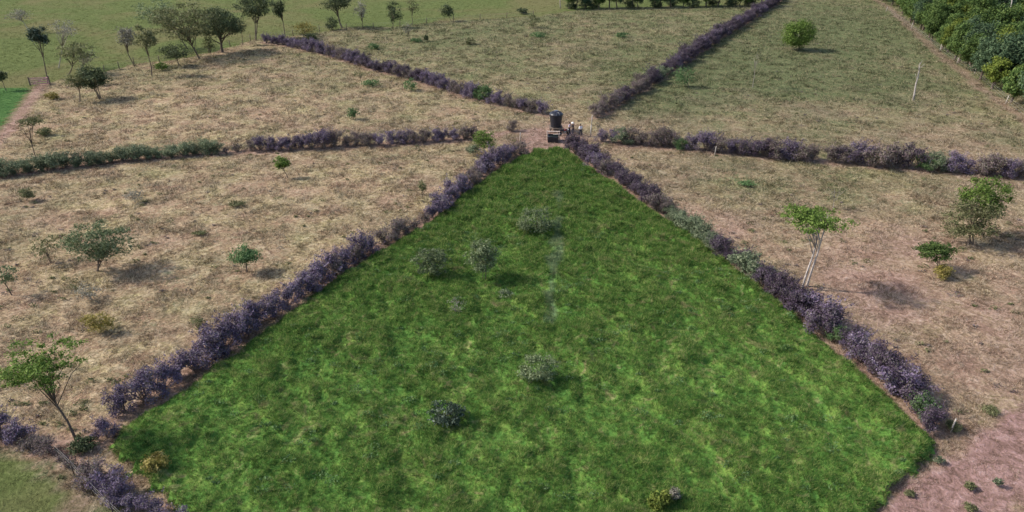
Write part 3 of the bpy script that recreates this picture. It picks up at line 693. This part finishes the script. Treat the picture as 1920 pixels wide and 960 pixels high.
# right paddock
T('white trunked tree with flat green crown in the right paddock', (1513,544), (1528,408), 146, 64, 'bright', n=3000, leaf=.14, tr=.19, bark='whitebark', clumps=44, cr=.2, nl=12, stems=2, kink=.02, hollow=.25)
T('faint leafless tree behind the white trunked tree', (1562,392), (1566,360), 56, 44, 'olive', n=120, leaf=.14, tr=.05, nl=12, bark='palebark')
T('lower grey green tree, front half of the tall right pair', (1822,458), (1822,412), 116, 104, 'olive', n=3400, leaf=.14, tr=.16, clumps=60, cr=.22, stems=3)
T('taller tree with bright green crown, back half of the right pair', (1842,444), (1846,366), 96, 82, 'bright', n=2800, leaf=.15, tr=.16, clumps=36, cr=.24)
T('small bushy green tree left of the tall right pair', (1758,508), (1755,472), 80, 50, 'forest', n=1700, leaf=.14, tr=.09, clumps=30, cr=.26, stems=2)
B('yellow brown bush under the small bushy green tree', (1770,522), (1768,510), 42, 36, 'yellow', n=700, leaf=.12, tr=.04)
B('low green weeds near the level right hedge above the white trunked tree', (1402,348), (1400,343), 44, 12, 'greenhedge', n=260, leaf=.14, tr=.02)
# bare ground bottom right
B('small green weed, upper one on the bare pink ground', (1820,918), (1820,911), 26, 18, 'olive', n=320, leaf=.08, tr=.015)
B('small green weed at the bottom edge of the bare pink ground', (1822,958), (1820,950), 30, 22, 'olive', n=350, leaf=.08, tr=.015)
B('faint grey weed right on the bare pink ground', (1872,912), (1872,903), 20, 20, 'teal', n=160, leaf=.08, tr=.015)
B('low dark weed clump beside the last purple shrub bottom right', (1790,806), (1788,798), 40, 26, 'olive', n=420, leaf=.09, tr=.02)
B('flat green weed strip at the top of the bare pink ground', (1858,774), (1858,769), 44, 14, 'olive', n=380, leaf=.08, tr=.015)
B('pale weed where the green paddock meets the bare pink ground', (1762,868), (1762,862), 26, 18, 'teal', n=200, leaf=.08, tr=.015)
B('small green weed by the bottom of the green paddock edge', (1708,930), (1706,925), 24, 14, 'olive', n=200, leaf=.08, tr=.015)

# ------------------------------------------------------------------ forest on the right and the tree line at the top
def forest_proto(name, mat, seed, label, r, H, n, lf):
    rg = np.random.default_rng(seed); rt = root(name, (0, 0, 0), label, 'tree', None)
    me, cc = crown_mesh(rg, 'crown', M[mat], (0, 0, H * .52), (r, r, H * .48), n, lf, 40, .28, .45)
    link('crown', me, rt); mb = MB(); limbs(rg, mb, (0, 0, 0), (0, 0, H * .6), cc[:8], .2, .1); mb.obj('trunk', M['bark'], rt, True); return rt
FK = [('forest', 'mid green leafy'), ('forest2', 'yellow green'), ('forest3', 'dark blue green'), ('forest', 'rounded mid green'), ('forest3', 'dusky dark green'), ('forest2', 'light yellowish'), ('forest', 'deep green')]
fp = [forest_proto('forest_tree', m, 300 + i, 'x', [2.7, 2.3, 3.0, 2.5, 2.8, 2.2, 3.2][i], [7.5, 7, 8, 6.5, 8.5, 7, 9][i], 5200, .19) for i, (m, _) in enumerate(FK)]
rnd = random.Random(12); fused = set(); pts = []
def fplace(x, y, sc, where, grp, idx=None):
    i = rnd.randrange(len(fp)) if idx is None else idx; p = fp[i]; lab = FK[i][1] + ' tree ' + where
    s = (sc * rnd.uniform(.9, 1.15), sc * rnd.uniform(.9, 1.15), sc * rnd.uniform(.9, 1.15))
    if i not in fused:
        fused.add(i); p.location = (x, y, 0); p.scale = s; p.rotation_euler = (0, 0, rnd.uniform(0, 6)); p['label'] = lab; p['group'] = grp
    else: copy_thing(p, (x, y, 0), rnd.uniform(0, 6.28), s, lab, grp)
tries = 0
while tries < 9000:
    tries += 1
    y = rnd.uniform(92, 262); x = rnd.uniform(60, 190)
    qx, qy = topx(x, y, 3)
    if qx > 1990 or qy < -42: continue
    ex = np.interp(y, [e[1] for e in EDGE[::-1]], [e[0] for e in EDGE[::-1]])
    de = float(pdist(np.array([x]), np.array([y]), EDGE)[0])
    if x < ex or de < 1.3: continue
    if any((x - a) ** 2 + (y - b) ** 2 < (2.6 if de < 5 else 3.6) ** 2 for a, b, _ in pts): continue
    pts.append((x, y, de))
pts.sort(key=lambda p: p[1]); fc = 0
for x, y, de in pts:
    qx, qy = topx(x, y, 3); front = de < 4.5
    if front: fc += 1
    where = f'on the wood edge, {ordw(fc)} along the fence from the right' if front else ('just behind the wood edge row, ' if de < 9 else 'deep in the wood, ') + ('at the top photo edge' if qy < 12 else 'at the right photo edge' if qx > 1850 else 'in its middle')
    fplace(x, y, (.95 if front else 1.1) * rnd.uniform(.85, 1.15), where, 'trees of the wood at the top right')
print('forest', len(pts))
# line of dark trees on the top boundary
for i, qx in enumerate([1062,1080,1098,1122,1140,1158,1180,1200,1222,1242,1262,1284,1304,1326,1346,1368,1388,1408,1428,1500,1530,1560,1590,1618]):
    b = gp(qx + rnd.uniform(-6, 6), (17 - (qx - 1062) * .018) if qx < 1480 else -3)
    fplace(b[0], b[1], rnd.uniform(.65, .95), 'in the row along the top boundary, ' + ordw(i + 1) + ' from the left', 'trees of the row along the top boundary', rnd.choice([4, 4, 0, 6]))
for i, qx in enumerate([1072,1100,1112,1180,1232,1262,1300,1336,1372,1404]):
    b = (qx, 15 + rnd.uniform(-2, 2) - (qx - 1072) * .014)
    plant('bush', 'low dark bush under the top boundary trees, ' + ordw(i + 1) + ' from the left', 'bush', b, (b[0], b[1] - 6), rnd.uniform(24, 38), rnd.uniform(14, 20), 'dark', n=380, leaf=.28, tr=.05, group='low bushes under the top boundary trees', seed=900 + i)
for l in fp:
    if fp.index(l) not in fused:
        for c in list(l.children): bpy.data.objects.remove(c)
        bpy.data.objects.remove(l)

# dead white trunk in the upper right paddock
def snag(label, base, tip, r, mat, nb=5, seed=1):
    rg = np.random.default_rng(seed); b = gp(*base); xt, zt, _ = lift(b[1], *tip); rt = root('dead_tree', (b[0], b[1], 0), label, 'dead tree')
    mb = MB(); t = np.array([xt - b[0], 0, zt]); P = [t * k + rg.normal(0, .06, 3) * k for k in (0, .2, .45, .7, 1)]; P[0] = np.array([0, 0, -.05])
    mb.tube(P, [r * 1.2, r, r * .8, r * .55, r * .2], 7); mb.obj('trunk', M[mat], rt, True)
    for k in range(nb):
        s = t * rg.uniform(.5, .95); e = s + np.array([rg.normal(0, .5), rg.normal(0, .5), rg.uniform(.5, 1.2)]) * zt * .14
        m2 = MB(); m2.tube([s, (s + e) / 2 + rg.normal(0, .05, 3), e], [r * .4, r * .25, r * .08], 5); m2.obj('branch', M[mat], rt, True)
    return rt
snag('dead white tree trunk with broken twigs in the upper right paddock', (1712,190), (1725,118), .14, 'whitebark', 6, 3)
snag('tall bare white pole like trunk at the top edge', (1051,16), (1048,-22), .13, 'whitebark', 2, 6)
snag('pale dead trunk rising out of the wood at the top right corner', (1884,72), (1900,-10), .22, 'whitebark', 4, 9)
snag('forked dead branch lying low in the bottom left corner by the hedge', (140,872), (108,850), .05, 'bark', 4, 5)

# ------------------------------------------------------------------ fences and posts
def fence(label, P, h, r, mat, wires=(.5, .9, 1.2), wr=.010, tilt=.05, seed=2):
    rg = random.Random(seed); Q = poly(P); b = Q[0]; rt = root('wire_fence', (b[0], b[1], 0), label, 'fence')
    Q = [(q[0] - b[0], q[1] - b[1]) for q in Q]; tops = []
    for q in Q:
        dx, dy = rg.gauss(0, tilt) * h, rg.gauss(0, tilt) * h; hh = h * rg.uniform(.9, 1.1); tops.append((dx, dy))
        MB().tube([(q[0], q[1], -.05), (q[0] + dx * .5, q[1] + dy * .5, hh * .5), (q[0] + dx, q[1] + dy, hh)], [r, r * .95, r * .8], 7).obj('post', M[mat], rt, True)
    for z in wires:
        MB().tube([(q[0] + t[0] * z / h, q[1] + t[1] * z / h + r, z) for q, t in zip(Q, tops)], wr, 4).obj('wire', M['wire'], rt)
    return rt
fence('wire fence with grey posts along the edge of the wood', [(1661,22),(1708,55),(1762,97),(1794,121),(1827,140),(1885,195),(1925,226)], 1.5, .075, 'post')
fence('thin wire fence beside the bottom left purple hedge', [(112,862),(140,892),(176,930),(215,970),(260,1012)], 1.2, .035, 'darkpost', wr=.004, seed=6)
fence('dark post fence along the top left pasture boundary', [(196,136),(224,129),(252,122),(300,118),(345,108),(392,99),(432,88),(470,78),(500,72),(550,68),(600,60),(650,55),(700,53),(750,50),(800,44),(850,40),(900,37),(950,34),(1000,31)], 1.5, .09, 'darkpost', seed=8)
def post(label, base, h, r, mat):
    b = gp(*base); o = MB().tube([(0, 0, -.05), (.01, .01, h * .5), (.04, .0, h)], [r, r * .97, r * .85], 8)
    o = o.obj('fence_post', M[mat], None, True); o.location = (b[0], b[1], 0); return tag(o, label, 'post')
post('pale post right of the person in the white shirt', (1107,256), 1.7, .09, 'post')
post('pale post at the corner of the upper right hedge by the hub', (1109,236), 1.6, .07, 'post')
post('thin pale post left of the tank at the hedge gap', (975,268), 1.5, .06, 'post')
post('thin pale post at the bottom right hedge end on bare ground', (1782,812), 1.2, .05, 'post')
post('short pale stake among the upper right hedge shrubs', (1340,292), 1.3, .06, 'post')
post('thin stake beside the level hedge at far right', (1738,322), 1.6, .06, 'post')

# pink gate at the top of the dirt path
b = gp(76, 160); g = root('field_gate', (b[0], b[1], 0), 'small pink painted gate across the top of the dirt path', 'gate', None, .25)
for x in (-1.6, 1.6): MB().tube([(x, 0, -.05), (x, 0, 1.6)], [.11, .1], 8).obj('post', M['darkpost'], g)
m = MB()
for z in (.3, .65, 1.0, 1.3): m.box((0, 0, z), (3.0, .05, .16))
m.obj('rails', M['pinkpaint'], g)
m = MB(); m.tube([(-1.45, -.045, .25), (1.45, -.045, 1.35)], .05, 4); m.obj('brace', M['pinkpaint'], g)

# ------------------------------------------------------------------ the hub: tank, trough, people, motorcycle
b = gp(1042, 245)
tk = root('water_tank', (b[0], b[1], 0), 'tall black plastic water tank tapering downwards at the meeting point of the hedges', 'water tank')
pr = [(.01, .62), (.74, .62), (.76, .66)]
for i in range(5):
    z = .72 + i * .32; r = .77 + i * .035
    pr += [(r, z), (r + .015, z + .12), (r + .015, z + .2), (r, z + .26)]
pr += [(.97, 2.34), (1.0, 2.42), (.99, 2.5), (.88, 2.62), (.62, 2.76), (.36, 2.84), (.3, 2.86), (.01, 2.87)]
MB().lathe(pr, 40).obj('tank_body', M['blackp'], tk, True)
m = MB().lathe([(.01, 2.84), (.33, 2.84), (.33, 2.95), (.30, 2.98), (.01, 3.0)], 24); m.obj('lid', M['lidp'], tk)
m = MB()
for k in range(12):
    a = k * math.pi / 6; m.tube([(.34 * math.cos(a), .34 * math.sin(a), 2.86), (.66 * math.cos(a), .66 * math.sin(a), 2.765), (.98 * math.cos(a), .98 * math.sin(a), 2.53)], .03, 5)
m.obj('rib', M['lidp'], tk)
m = MB()
for x in (-.75, 0, .75): m.box((x, 0, .52), (.16, 2.0, .14))
m.box((0, 0, .605), (1.9, 1.9, .03)); m.obj('platform', M['darkpost'], tk)
for x in (-.8, .8):
    for y in (-.8, .8): MB().box((x, y, .2), (.16, .16, .498)).obj('leg', M['darkpost'], tk)
MB().tube([(.72, -.5, .75), (1.05, -.62, .7), (1.08, -.64, .1), (1.02, -1.2, .06)], .035, 8).obj('outlet_pipe', M['vinyl'], tk, True)

b = gp(1037, 265)
tg = root('drinking_trough', (b[0], b[1], 0), 'square black cattle trough with a pale plank across it, in front of the tank', 'trough', None, -.06)
m = MB()
for s in (-1, 1): m.box((s * .70, .0, .45), (.06, 1.3, .80)); m.box((0, s * .68, .45), (1.46, .06, .80))
m.box((0, 0, .10), (1.33, 1.29, .10)); m.obj('basin', M['blackp'], tg)
MB().box((0, 0, .68), (1.335, 1.295, .02)).obj('water', M['water'], tg)
for s in (-1, 1):
    MB().tube([(s * .84, .78, -.05), (s * .84, .78, 1.25)], .07, 8).obj('post', M['plank'], tg)
MB().box((0, .78, 1.18), (1.9, .24, .07)).obj('rail', M['plank'], tg)
MB().box((.45, .42, .90), (.9, .16, .05), .15).obj('plank', M['plank'], tg)

def skin_mesh(name, V, E, Rr, mat, lv=2):
    me = bpy.data.meshes.new(name + '_s'); me.from_pydata(V, E, []); o = bpy.data.objects.new(name, me); COL.objects.link(o)
    md = o.modifiers.new('s', 'SKIN'); md.use_smooth_shade = True
    for i, r in enumerate(Rr): me.skin_vertices[0].data[i].radius = (r, r) if not isinstance(r, tuple) else r
    me.skin_vertices[0].data[0].use_root = True
    ss = o.modifiers.new('u', 'SUBSURF'); ss.levels = lv; ss.render_levels = lv
    dg = bpy.context.evaluated_depsgraph_get(); dg.update()
    nm = bpy.data.meshes.new_from_object(o.evaluated_get(dg)); nm.name = name
    nm.materials.clear(); nm.materials.append(mat); bpy.data.objects.remove(o); return nm
def person(loc, rz, label, shirt, trousers, hat=None, arms=((.16, -.10), (.10, .18)), lean=0.0, stride=.1):
    rt = root('person', loc, label, 'person', None, rz)
    V = []; E = []; Rr = []
    def a(p, r, prev=None):
        V.append(p); Rr.append(r)
        if prev is not None: E.append((prev, len(V) - 1))
        return len(V) - 1
    pel = a((0, 0, .95), (.135, .105)); sp = a((0, lean * .3, 1.15), (.125, .10), pel); chst = a((0, lean * .7, 1.34), (.155, .11), sp)
    nk = a((0, lean, 1.47), .06, chst); h1 = a((0, lean - .01, 1.56), .075, nk); h2 = a((0, lean, 1.66), .088, h1); a((0, lean + .01, 1.73), .062, h2)
    nose = a((0, lean - .105, 1.60), .014, h1)
    legs = []; armp = []
    for s, q in ((-1, stride), (1, -stride)):
        hp = a((s * .095, 0, .88), .092, pel); kn = a((s * .11, -abs(q) * .3 + q * .5, .49), .058, hp); an = a((s * .12, q, .09), .04, kn); a((s * .125, q - .15, .03), .036, an)
        legs.append(((s * .095, 0, .88), (s * .11, -abs(q) * .3 + q * .5, .49), (s * .12, q, .09)))
    for s, (ox, oy) in zip((-1, 1), arms):
        sh = a((s * .19, lean * .8, 1.40), .055, chst); el = a((s * (.24 + ox * .4), lean * .6 + oy * .3 - .0, 1.12), .04, sh)
        wr = a((s * (.24 + ox), lean * .4 - abs(oy), .92 + abs(oy)), .026, el); pa = a((s * (.245 + ox), lean * .4 - abs(oy) * 1.2, .84 + abs(oy)), .03, wr)
        armp.append(((s * .19, lean * .8, 1.40), (s * (.24 + ox * .4), lean * .6 + oy * .3, 1.12), (s * (.24 + ox), lean * .4 - abs(oy), .92 + abs(oy))))
        px, py, pz = V[pa]
        for k in range(4):
            f1 = a((px + (k - 1.5) * .006, py + (k - 1.5) * .02, pz - .05), .009, pa); a((px + (k - 1.5) * .008, py + (k - 1.5) * .022 - .01, pz - (.085, .095, .09, .075)[k]), .008, f1)
        t1 = a((px, py - .04, pz - .01), .010, pa); a((px, py - .055, pz - .045), .009, t1)
    link('body', skin_mesh('body', V, E, Rr, M['skin']), rt)
    # shirt
    V2 = [(0, 0, .93), (0, lean * .3, 1.15), (0, lean * .7, 1.34), (0, lean * .95, 1.43)]; E2 = [(0, 1), (1, 2), (2, 3)]; R2 = [(.165, .13), (.155, .125), (.18, .135), .085]
    for (s0, e0, w0) in armp:
        m_ = tuple((p + q) / 2 for p, q in zip(e0, w0)); n = len(V2); V2 += [s0, e0, m_]; E2 += [(2, n), (n, n + 1), (n + 1, n + 2)]; R2 += [.075, .06, .05]
    link('shirt', skin_mesh('shirt', V2, E2, R2, M[shirt]), rt)
    V3 = [(0, 0, .97)]; E3 = []; R3 = [(.155, .125)]
    for l in legs:
        n = len(V3); V3 += list(l); E3 += [(0, n), (n, n + 1), (n + 1, n + 2)]; R3 += [.108, .075, .06]
    link('trousers', skin_mesh('trousers', V3, E3, R3, M[trousers]), rt)
    if hat:
        c = (0, lean + .0, 0)
        MB().lathe([(.01, 1.845), (.07, 1.84), (.098, 1.80), (.108, 1.72), (.20, 1.705), (.21, 1.695), (.105, 1.70), (.01, 1.72)], 20, c).obj('hat', M[hat], rt, True)
    MB().lathe([(.01, 1.79), (.06, 1.775), (.095, 1.72), (.104, 1.66), (.098, 1.60), (.075, 1.56), (.01, 1.55)], 16, (0, lean + .022, 0)).obj('hair', M['hair'], rt, True)
    for l in legs: MB().tube([(l[2][0], l[2][1] + .05, .035), (l[2][0], l[2][1] - .1, .04), (l[2][0] + .005, l[2][1] - .2, .03)], [.05, .052, .035], 8).obj('boot', M['boots'], rt, True)
    return rt
b = gp(1088, 255); person((b[0], b[1], 0), .5, 'person in a white shirt and dark trousers, rightmost beside the tank', 'shirtw', 'jeans', None, ((.22, -.22), (.08, .05)))
b = gp(1074, 252); person((b[0], b[1], 0), -1.1, 'person in dark clothes and a white hat, middle of the three people', 'shirtd', 'jeans', 'hatw', ((.06, .1), (.06, .2)), -.12)
b = gp(1067, 251); person((b[0], b[1], 0), 1.2, 'person in a lilac shirt standing closest to the tank', 'shirtl', 'jeans', None, ((.1, .2), (.1, .2)), -.06, .06)

b = gp(1058, 254)
mc = root('motorcycle', (b[0], b[1], 0), 'small dark red and black motorcycle parked between the tank and the people', 'motorcycle', None, .12)
for x in (-.64, .64):
    wl = MB().lathe([(.24, -.045), (.29, -.05), (.31, -.02), (.31, .02), (.29, .05), (.24, .045), (.24, -.045)], 24, (x, 0, .31), 'y').obj('wheel', M['rubber'], mc, True)
    m = MB().lathe([(.215, -.03), (.245, -.035), (.245, .035), (.215, .03), (.215, -.03)], 24, (x, 0, .31), 'y')
    for k in range(10):
        a = k * math.pi / 5; m.tube([(x, 0, .31), (x + .23 * math.cos(a), 0, .31 + .23 * math.sin(a))], .006, 4)
    m.tube([(x, -.08, .31), (x, .08, .31)], .03, 8); m.obj('rim', M['steel'], wl)
m = MB(); m.tube([(-.64, .07, .31), (-.2, .06, .42), (.25, .03, .75), (.42, 0, .86)], .022, 6); m.tube([(-.64, -.07, .31), (-.2, -.06, .42), (.25, -.03, .75)], .022, 6)
m.tube([(-.75, 0, .66), (-.2, 0, .64), (.3, 0, .76)], .025, 6); m.tube([(.35, 0, .7), (.2, 0, .3), (-.2, 0, .28)], .024, 6); m.obj('frame', M['vinyl'], mc)
m = MB()
for y in (-.075, .075): m.tube([(.64, y, .31), (.42, y, .92)], [.028, .022], 8)
m.obj('fork', M['steel'], mc)
MB().tube([(-.02, 0, .74), (.08, 0, .80), (.26, 0, .83), (.38, 0, .78)], [.07, .12, .125, .07], 10).obj('fuel_tank', M['redpaint'], mc, True)
MB().tube([(-.80, 0, .76), (-.6, 0, .77), (-.2, 0, .74), (0, 0, .74)], [.06, .10, .11, .07], 10).obj('seat', M['vinyl'], mc, True)
m = MB(); m.box((.05, 0, .42), (.30, .2, .22)); m.tube([(.1, 0, .5), (.2, 0, .66)], [.09, .075], 8); m.obj('engine', M['steel'], mc)
m = MB(); m.tube([(.36, -.36, 1.0), (.40, -.2, .98), (.42, 0, .93), (.40, .2, .98), (.36, .36, 1.0)], .014, 6); m.obj('handlebar', M['steel'], mc)
MB().tube([(.46, 0, .86), (.54, 0, .86), (.57, 0, .86)], [.05, .085, .08], 12).obj('headlight', M['glass'], mc, True)
m = MB(); m.tube([(.16, -.1, .4), (.1, -.13, .25), (-.4, -.14, .27), (-.75, -.15, .34)], [.02, .02, .035, .035], 8); m.obj('exhaust', M['steel'], mc, True)
m = MB(); m.tube([(-.95, 0, .5), (-.86, 0, .62), (-.64, 0, .68), (-.4, 0, .60)], [.05, .07, .07, .05], 6); m.obj('mudguard', M['redpaint'], mc, True)
m = MB(); m.tube([(0, .1, .3), (-.05, .3, 0)], .014, 5); m.obj('kickstand', M['steel'], mc)
